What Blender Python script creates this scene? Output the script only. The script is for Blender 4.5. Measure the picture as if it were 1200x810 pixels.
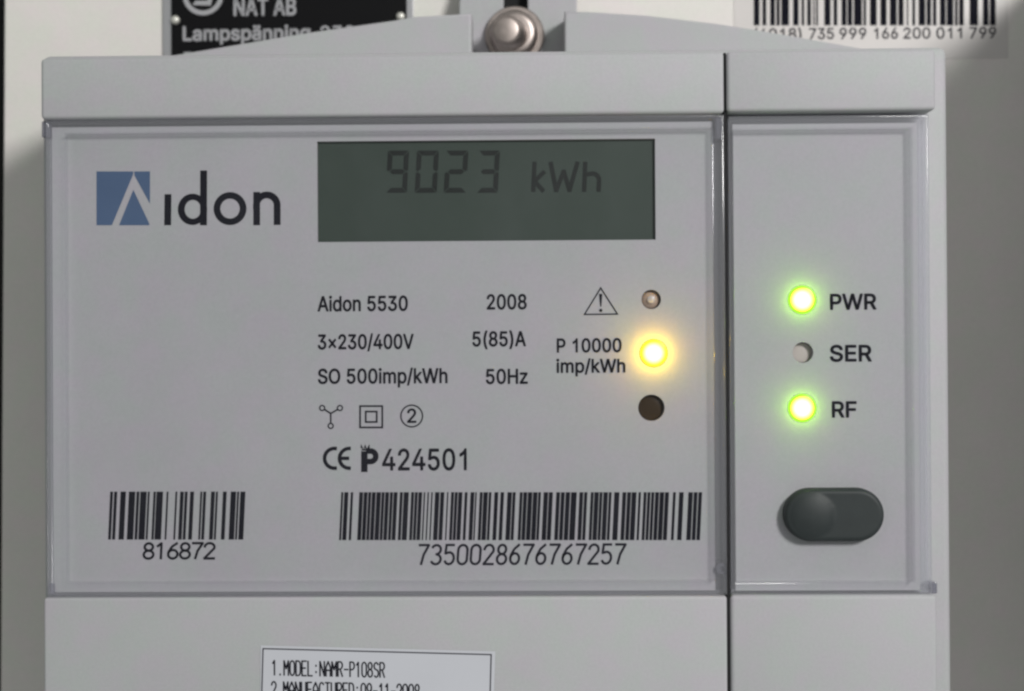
import bpy, bmesh, math, random
from mathutils import Matrix, Vector
random.seed(7)
for _o in list(bpy.data.objects): bpy.data.objects.remove(_o)

# ------------------------------------------------------------------ units
S = 0.00017            # metres per drawing unit (one unit = 0.17 mm on the meter's face)
F = 1700.0             # distance camera - meter face, drawing units
YAW, PITCH, ROLL = 0.01918337, 0.00555622, -0.00591599

# ------------------------------------------------------------------ camera
def _rot():
    cy, sy, cp, sp, cr, sr = math.cos(YAW), math.sin(YAW), math.cos(PITCH), math.sin(PITCH), math.cos(ROLL), math.sin(ROLL)
    Y = Matrix(((cy, 0, sy), (0, 1, 0), (-sy, 0, cy)))
    P_ = Matrix(((1, 0, 0), (0, cp, -sp), (0, sp, cp)))
    Q = Matrix(((cr, -sr, 0), (sr, cr, 0), (0, 0, 1)))
    return Y @ P_ @ Q
ROT = _rot()
A3 = Matrix(((1, 0, 0), (0, 0, -1), (0, 1, 0)))
scene = bpy.context.scene
C = scene.collection
cam_d = bpy.data.cameras.new('camera'); cam = bpy.data.objects.new('camera', cam_d); C.objects.link(cam)
cam.matrix_world = Matrix.Translation((0, -F * S, 0)) @ (A3 @ ROT).to_4x4()
cam_d.sensor_width = 36.0; cam_d.lens = F / 1200 * 36
cam_d.clip_start = 0.01; cam_d.clip_end = 50
cam_d.dof.use_dof = True; cam_d.dof.focus_distance = F * S; cam_d.dof.aperture_fstop = 13
scene.camera = cam

# ------------------------------------------------------------------ world, lamps, exposure
w = bpy.data.worlds.new('World'); scene.world = w; w.use_nodes = True
bg = w.node_tree.nodes['Background']
bg.inputs[0].default_value = (0.96, 1.0, 0.97, 1); bg.inputs[1].default_value = 0.25

def V3(u, v, d): return Vector((u * S, -d * S, v * S))
def area(name, pos, target, sx, sy, power, col):
    l = bpy.data.lights.new(name, 'AREA'); l.shape = 'RECTANGLE'; l.size = sx * S; l.size_y = sy * S
    l.energy = power; l.color = col
    o = bpy.data.objects.new(name, l); C.objects.link(o)
    o.location = V3(*pos)
    o.rotation_euler = (V3(*target) - V3(*pos)).to_track_quat('-Z', 'Y').to_euler()
    return o
area('room_lamp', (3150, 2330, 4890), (-100, 100, -100), 1150, 1150, 7.25, (1.0, 0.985, 0.965))

vs = scene.view_settings
vs.view_transform = 'Standard'; vs.look = 'None'; vs.gamma = 1; vs.exposure = 0.18
try: vs.use_curve_mapping = False
except Exception: pass
scene.cycles.use_denoising = True
scene.cycles.max_bounces = 10; scene.cycles.transparent_max_bounces = 24
scene.cycles.filter_width = 2.5

# ------------------------------------------------------------------ layout helpers
def P(px, py, d=0.0):
    """drawing-unit point (u, v) on the plane d in front of the meter's face"""
    r = ROT @ Vector((px - 600, 405 - py, -F))
    k = (F - d) / -r.z
    return r.x * k, r.y * k
def rect(x0, y0, x1, y1, d):
    xm, ym = (x0 + x1) / 2, (y0 + y1) / 2
    return P(x0, ym, d)[0], P(xm, y1, d)[1], P(x1, ym, d)[0], P(xm, y0, d)[1]   # u0 v0 u1 v1

# ------------------------------------------------------------------ object helpers
WORLD = {}
def obj(name, me, mat, parent=None, kind=None):
    """link a mesh whose vertices are (u, v, d) drawing units as one object"""
    n = len(me.vertices)
    pts = [V3(v.co.x, v.co.y, v.co.z) for v in me.vertices]
    lo = Vector([min(p[i] for p in pts) for i in range(3)]); hi = Vector([max(p[i] for p in pts) for i in range(3)])
    org = (lo + hi) / 2
    for v, p in zip(me.vertices, pts): v.co = p - org
    me.materials.clear(); me.materials.append(mat)
    me.update()
    o = bpy.data.objects.new(name, me); C.objects.link(o); WORLD[o.name] = org
    if parent is not None:
        o.parent = parent; o.location = org - WORLD[parent.name]
    else:
        o.location = org
    if kind: o['kind'] = kind
    return o
def thing(name, label, cat, pos):
    o = bpy.data.objects.new(name, None); C.objects.link(o); o.location = V3(*pos); WORLD[o.name] = o.location.copy()
    o.empty_display_size = 0.01
    o['label'] = label; o['category'] = cat
    return o
def finish(bm, name='m', smooth=False, angle=40):
    bmesh.ops.recalc_face_normals(bm, faces=bm.faces)
    me = bpy.data.meshes.new(name); bm.to_mesh(me); bm.free()
    if smooth:
        for p in me.polygons: p.use_smooth = True
        try: me.set_sharp_from_angle(angle=math.radians(angle))
        except Exception: pass
    return me
def box(u0, v0, u1, v1, d0, d1, bev=0, seg=3, taper=0):
    bm = bmesh.new(); t = taper
    vsx = [bm.verts.new(c) for c in ((u0, v0, d0), (u1, v0, d0), (u1, v1, d0), (u0, v1, d0), (u0 + t, v0 + t, d1), (u1 - t, v0 + t, d1), (u1 - t, v1 - t, d1), (u0 + t, v1 - t, d1))]
    for f in ((3, 2, 1, 0), (4, 5, 6, 7), (0, 1, 5, 4), (1, 2, 6, 5), (2, 3, 7, 6), (3, 0, 4, 7)): bm.faces.new([vsx[i] for i in f])
    if bev: bmesh.ops.bevel(bm, geom=bm.edges[:], offset=bev, segments=seg, profile=0.5, affect='EDGES')
    return finish(bm, smooth=bool(bev), angle=50)
def pbox(x0, y0, x1, y1, d0, d1, bev=0, seg=3, taper=0):
    """box whose front face is seen at the given picture rectangle"""
    u0, v0, u1, v1 = rect(x0, y0, x1, y1, d1)
    return box(u0 - taper, v0 - taper, u1 + taper, v1 + taper, d0, d1, bev, seg, taper)
def circle_pts(u, v, r, n=40, rv=None):
    rv = rv or r
    return [(u + r * math.cos(2 * math.pi * i / n), v + rv * math.sin(2 * math.pi * i / n)) for i in range(n)]
def rrect_pts(u0, v0, u1, v1, r, n=6):
    out = []
    for cx, cy, a0 in ((u1 - r, v1 - r, 0), (u0 + r, v1 - r, 90), (u0 + r, v0 + r, 180), (u1 - r, v0 + r, 270)):
        for i in range(n + 1):
            a = math.radians(a0 + 90 * i / n); out.append((cx + r * math.cos(a), cy + r * math.sin(a)))
    return out
def curve_mesh(polys, d0, d1, bev=0, offset=0, beziers=None, res=4):
    """filled outline(s) with holes, extruded from d0 to d1"""
    cu = bpy.data.curves.new('c', 'CURVE'); cu.dimensions = '2D'; cu.fill_mode = 'BOTH'; cu.resolution_u = res
    for pts in polys or ():
        sp = cu.splines.new('POLY'); sp.points.add(len(pts) - 1)
        for q, p in zip(sp.points, pts): q.co = (p[0], p[1], 0, 1)
        sp.use_cyclic_u = True
    for pts in beziers or ():
        sp = cu.splines.new('BEZIER'); sp.bezier_points.add(len(pts) - 1)
        for q, p in zip(sp.bezier_points, pts):
            q.handle_left_type = q.handle_right_type = 'FREE'
            q.handle_left = (p[0], p[1], 0); q.co = (p[2], p[3], 0); q.handle_right = (p[4], p[5], 0)
        sp.use_cyclic_u = True
    cu.offset = offset - bev
    cu.extrude = max(0.0, (d1 - d0) / 2 - bev); cu.bevel_depth = bev; cu.bevel_resolution = 2
    o = bpy.data.objects.new('c', cu); C.objects.link(o)
    dg = bpy.context.evaluated_depsgraph_get(); dg.update()
    me = bpy.data.meshes.new_from_object(o.evaluated_get(dg))
    bpy.data.objects.remove(o); bpy.data.curves.remove(cu)
    for v in me.vertices: v.co.z += (d0 + d1) / 2
    if bev:
        for p in me.polygons: p.use_smooth = True
        try: me.set_sharp_from_angle(angle=math.radians(40))
        except Exception: pass
    else:
        for p in me.polygons: p.use_smooth = False
    return me
def sheet(polys, d):
    """flat polygons (no holes) on plane d, one mesh"""
    bm = bmesh.new()
    for i, pts in enumerate(polys): bm.faces.new([bm.verts.new((p[0], p[1], d + 0.012 * (i % 7))) for p in pts])
    me = bpy.data.meshes.new('m')
    for f in bm.faces:
        if f.normal.z < 0: f.normal_flip()
    bm.normal_update()
    bm.to_mesh(me); bm.free(); return me
def lathe(u, v, prof, n=40, su=1.0, tu=0.0, tv=0.0):
    """prof: (radius, d) pairs from back to front, turned about the axis that faces the viewer"""
    bm = bmesh.new(); rings = []
    for r, d in prof:
        if r <= 0: rings.append([bm.verts.new((u, v, d))])
        else: rings.append([bm.verts.new((u + su * r * math.cos(2 * math.pi * i / n), v + r * math.sin(2 * math.pi * i / n), d)) for i in range(n)])
    for a, b in zip(rings, rings[1:]):
        for i in range(n):
            j = (i + 1) % n
            if len(a) == 1 and len(b) == 1: continue
            if len(a) == 1: bm.faces.new((a[0], b[i], b[j]))
            elif len(b) == 1: bm.faces.new((a[i], a[j], b[0]))
            else: bm.faces.new((a[i], a[j], b[j], b[i]))
    if tu or tv:
        d0 = prof[0][1]
        for q in bm.verts: q.co.x += tu * (q.co.z - d0); q.co.y += tv * (q.co.z - d0)
    return finish(bm, smooth=True, angle=35)
def ribbon(pts, wd, closed=False, lim=2.0):
    """mitred strip along a polyline -> list of quads"""
    n = len(pts); L = []; R_ = []
    for i in range(n):
        p = Vector(pts[i])
        a = Vector(pts[i - 1]) if (i > 0 or closed) else None
        b = Vector(pts[(i + 1) % n]) if (i < n - 1 or closed) else None
        d1 = (p - a).normalized() if a is not None else None
        d2 = (b - p).normalized() if b is not None else None
        if d1 is None: d1 = d2; p = p - d2 * wd * 0.3
        if d2 is None: d2 = d1; p = p + d1 * wd * 0.3
        n1 = Vector((-d1.y, d1.x)); n2 = Vector((-d2.y, d2.x)); m = (n1 + n2)
        if m.length < 1e-6: m = n1
        m.normalize(); k = min(1 / max(0.35, m.dot(n1)), lim) * wd / 2
        L.append(p + m * k); R_.append(p - m * k)
    q = []
    for i in range(n if closed else n - 1):
        j = (i + 1) % n; q.append((L[i], R_[i], R_[j], L[j]))
    return q

# ------------------------------------------------------------------ materials
def mat(name, col, rough=0.5, metal=0.0, spec=0.5, mottle=0.0, mscale=60.0, bump=0.0, bscale=2500.0, coat=0.0, hue=0.0):
    m = bpy.data.materials.new(name); m.use_nodes = True; nt = m.node_tree; b = nt.nodes['Principled BSDF']
    b.inputs['Base Color'].default_value = (*col, 1); b.inputs['Roughness'].default_value = rough
    b.inputs['Metallic'].default_value = metal; b.inputs['Specular IOR Level'].default_value = spec
    b.inputs['Coat Weight'].default_value = coat
    tc = nt.nodes.new('ShaderNodeTexCoord')
    if mottle:
        n1 = nt.nodes.new('ShaderNodeTexNoise'); n1.inputs['Scale'].default_value = mscale; n1.inputs['Detail'].default_value = 6
        n1.inputs['Roughness'].default_value = 0.6
        nt.links.new(tc.outputs['Object'], n1.inputs['Vector'])
        r = nt.nodes.new('ShaderNodeValToRGB')
        r.color_ramp.elements[0].position = 0.3; r.color_ramp.elements[1].position = 0.7
        r.color_ramp.elements[0].color = (*[c * (1 - mottle) for c in col], 1)
        r.color_ramp.elements[1].color = (*[min(1, c * (1 + mottle)) for c in col], 1)
        nt.links.new(n1.outputs['Fac'], r.inputs['Fac'])
        last = r.outputs['Color']
        if hue:                                  # aged plastic: slightly uneven tint and fine grain
            for sc, lo, hi in ((170.0, (1 + hue, 1 - hue * 0.6, 1 + hue * 0.8), (1 - hue, 1 + hue * 0.7, 1 - hue * 0.9)), (1900.0, (1 - hue, 1 - hue, 1 - hue), (1 + hue, 1 + hue, 1 + hue))):
                nn = nt.nodes.new('ShaderNodeTexNoise'); nn.inputs['Scale'].default_value = sc; nn.inputs['Detail'].default_value = 3
                nt.links.new(tc.outputs['Object'], nn.inputs['Vector'])
                rr = nt.nodes.new('ShaderNodeValToRGB'); rr.color_ramp.elements[0].position = 0.32; rr.color_ramp.elements[1].position = 0.68
                rr.color_ramp.elements[0].color = (*lo, 1); rr.color_ramp.elements[1].color = (*hi, 1)
                mx = nt.nodes.new('ShaderNodeMix'); mx.data_type = 'RGBA'; mx.blend_type = 'MULTIPLY'; mx.inputs['Factor'].default_value = 1.0
                nt.links.new(nn.outputs['Fac'], rr.inputs['Fac']); nt.links.new(last, mx.inputs['A']); nt.links.new(rr.outputs['Color'], mx.inputs['B'])
                last = mx.outputs['Result']
        nt.links.new(last, b.inputs['Base Color'])
        mr = nt.nodes.new('ShaderNodeMapRange'); mr.inputs['To Min'].default_value = max(0.02, rough - 0.08); mr.inputs['To Max'].default_value = rough + 0.08
        nt.links.new(n1.outputs['Fac'], mr.inputs['Value']); nt.links.new(mr.outputs['Result'], b.inputs['Roughness'])
    if bump:
        n2 = nt.nodes.new('ShaderNodeTexNoise'); n2.inputs['Scale'].default_value = bscale; n2.inputs['Detail'].default_value = 3
        nt.links.new(tc.outputs['Object'], n2.inputs['Vector'])
        bp = nt.nodes.new('ShaderNodeBump'); bp.inputs['Strength'].default_value = bump; bp.inputs['Distance'].default_value = 0.00005
        nt.links.new(n2.outputs['Fac'], bp.inputs['Height']); nt.links.new(bp.outputs['Normal'], b.inputs['Normal'])
    return m
def clear_mat(name, tint, haze=0.0, hazecol=(0.6, 0.6, 0.66), rough=0.08, gloss=1.0, smear=0.0):
    """clear moulded plastic: see-through, with surface reflection by angle and a little milky haze"""
    m = bpy.data.materials.new(name); m.use_nodes = True; nt = m.node_tree; nt.nodes.clear()
    out = nt.nodes.new('ShaderNodeOutputMaterial'); tr = nt.nodes.new('ShaderNodeBsdfTransparent'); tr.inputs[0].default_value = (*tint, 1)
    df = nt.nodes.new('ShaderNodeBsdfDiffuse'); df.inputs[0].default_value = (*hazecol, 1)
    mh = nt.nodes.new('ShaderNodeMixShader'); mh.inputs[0].default_value = haze
    if smear:                                    # wiping marks and dust on the cover
        tc = nt.nodes.new('ShaderNodeTexCoord'); mp = nt.nodes.new('ShaderNodeMapping'); mp.inputs['Scale'].default_value = (1, 1, 0.8); mp.inputs['Rotation'].default_value = (0, 0.5, 0)
        ns = nt.nodes.new('ShaderNodeTexNoise'); ns.inputs['Scale'].default_value = 55.0; ns.inputs['Detail'].default_value = 7; ns.inputs['Roughness'].default_value = 0.65
        ms = nt.nodes.new('ShaderNodeMapRange'); ms.inputs['From Min'].default_value = 0.45; ms.inputs['From Max'].default_value = 0.8
        ms.inputs['To Min'].default_value = haze; ms.inputs['To Max'].default_value = haze + smear
        nt.links.new(tc.outputs['Object'], mp.inputs['Vector']); nt.links.new(mp.outputs[0], ns.inputs['Vector'])
        nt.links.new(ns.outputs['Fac'], ms.inputs['Value']); nt.links.new(ms.outputs['Result'], mh.inputs[0])
    nt.links.new(tr.outputs[0], mh.inputs[1]); nt.links.new(df.outputs[0], mh.inputs[2])
    gl = nt.nodes.new('ShaderNodeBsdfGlossy'); gl.inputs['Roughness'].default_value = rough; gl.inputs[0].default_value = (1, 1, 1, 1)
    lw = nt.nodes.new('ShaderNodeLayerWeight'); lw.inputs['Blend'].default_value = 0.5
    pw = nt.nodes.new('ShaderNodeMath'); pw.operation = 'POWER'; pw.inputs[1].default_value = 5.0
    nt.links.new(lw.outputs['Facing'], pw.inputs[0])
    mu = nt.nodes.new('ShaderNodeMath'); mu.operation = 'MULTIPLY_ADD'; mu.inputs[1].default_value = 0.9 * gloss; mu.inputs[2].default_value = 0.04 * gloss
    mu.use_clamp = True
    nt.links.new(pw.outputs[0], mu.inputs[0])
    mg = nt.nodes.new('ShaderNodeMixShader'); nt.links.new(mu.outputs[0], mg.inputs[0])
    nt.links.new(mh.outputs[0], mg.inputs[1]); nt.links.new(gl.outputs[0], mg.inputs[2])
    nt.links.new(mg.outputs[0], out.inputs[0]); return m
def glow_mat(name, col, hot, rim, base):
    """light-emitting diode: the chip behind the lens makes its middle far brighter than its edge"""
    m = mat(name, base, 0.3, spec=0.3); nt = m.node_tree; b = nt.nodes['Principled BSDF']
    tc = nt.nodes.new('ShaderNodeTexCoord'); mp = nt.nodes.new('ShaderNodeMapping'); mp.inputs['Scale'].default_value = (1, 0, 1)
    ln = nt.nodes.new('ShaderNodeVectorMath'); ln.operation = 'LENGTH'
    mr = nt.nodes.new('ShaderNodeMapRange'); mr.interpolation_type = 'SMOOTHSTEP'
    mr.inputs['From Min'].default_value = 7.0 * S; mr.inputs['From Max'].default_value = 14.5 * S
    mr.inputs['To Min'].default_value = hot; mr.inputs['To Max'].default_value = rim
    nt.links.new(tc.outputs['Object'], mp.inputs['Vector']); nt.links.new(mp.outputs[0], ln.inputs[0]); nt.links.new(ln.outputs['Value'], mr.inputs['Value'])
    m.cycles.emission_sampling = 'FRONT'
    nt.links.new(mr.outputs['Result'], b.inputs['Emission Strength']); b.inputs['Emission Color'].default_value = (*col, 1)
    return m
M = {
 'wall': mat('painted_board', (0.80, 0.77, 0.735), 0.6, mottle=0.03, mscale=25, hue=0.02, bump=0.25, bscale=900),
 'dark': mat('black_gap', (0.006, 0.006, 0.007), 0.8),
 'shell': mat('grey_moulded_plastic', (0.465, 0.466, 0.483), 0.58, spec=0.35, mottle=0.02, mscale=45, hue=0.028, bump=0.12, bscale=3000),
 'case': mat('light_case_plastic', (0.465, 0.465, 0.48), 0.58, spec=0.35, mottle=0.02, mscale=45, hue=0.028, bump=0.12, bscale=3000),
 'face': mat('face_panel_plastic', (0.425, 0.422, 0.443), 0.55, mottle=0.03, mscale=35, hue=0.028, bump=0.06, bscale=2500),
 'ink': mat('dark_print', (0.004, 0.004, 0.010), 0.7, spec=0.1),
 'ink_soft': mat('faded_print', (0.014, 0.013, 0.022), 0.7, spec=0.1),
 'blue': mat('blue_print', (0.062, 0.112, 0.215), 0.5, mottle=0.05),
 'lcd': mat('liquid_crystal_glass', (0.040, 0.058, 0.047), 0.55, spec=0.3, mottle=0.06, mscale=60),
 'seg': mat('liquid_crystal_segment', (0.006, 0.010, 0.008), 0.55, spec=0.3),
 'button': mat('dark_rubber', (0.030, 0.037, 0.038), 0.52, spec=0.35, mottle=0.08, mscale=300, bump=0.1),
 'port': mat('dark_optic_lens', (0.040, 0.024, 0.010), 0.25, spec=0.25),  # brown tint carries the amber lamp's spill in the base colour
 'lens': mat('clear_lens', (0.50, 0.37, 0.28), 0.2, coat=0.5),
 'ser': mat('unlit_lens', (0.56, 0.51, 0.47), 0.3),
 'metal': mat('zinc_steel', (0.42, 0.365, 0.34), 0.42, metal=1.0, mottle=0.12, mscale=400, bump=0.1),
 'rim_metal': mat('brushed_aluminium', (0.52, 0.52, 0.54), 0.4, metal=0.7),
 'black_plate': mat('black_anodised', (0.004, 0.004, 0.005), 0.6, spec=0.15),
 'silver_print': mat('silver_lettering', (0.40, 0.40, 0.42), 0.5),
 'rivet': mat('rivet_steel', (0.75, 0.74, 0.68), 0.35, metal=0.4),
 'tape': mat('film_label', (0.66, 0.625, 0.61), 0.4, mottle=0.02),
 'paper': mat('white_label_paper', (0.60, 0.61, 0.66), 0.5, mottle=0.02),
 'latch': clear_mat('clear_latch', (0.75, 0.75, 0.8), haze=0.35, hazecol=(0.28, 0.28, 0.33)),
 'clear': clear_mat('clear_cover', (0.98, 0.98, 0.985), haze=0.004, gloss=0.3, smear=0.012),
 'clear_rim': clear_mat('clear_cover_edge', (0.965, 0.965, 0.98), haze=0.11, hazecol=(0.74, 0.74, 0.80), rough=0.15, gloss=1.5),
 'amber': glow_mat('amber_lamp', (1.0, 0.61, 0.022), 48.0, 1.2, (0.25, 0.13, 0.01)),
 'green': glow_mat('green_lamp', (0.45, 1.0, 0.03), 36.0, 0.9, (0.06, 0.16, 0.01)),
}

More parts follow.
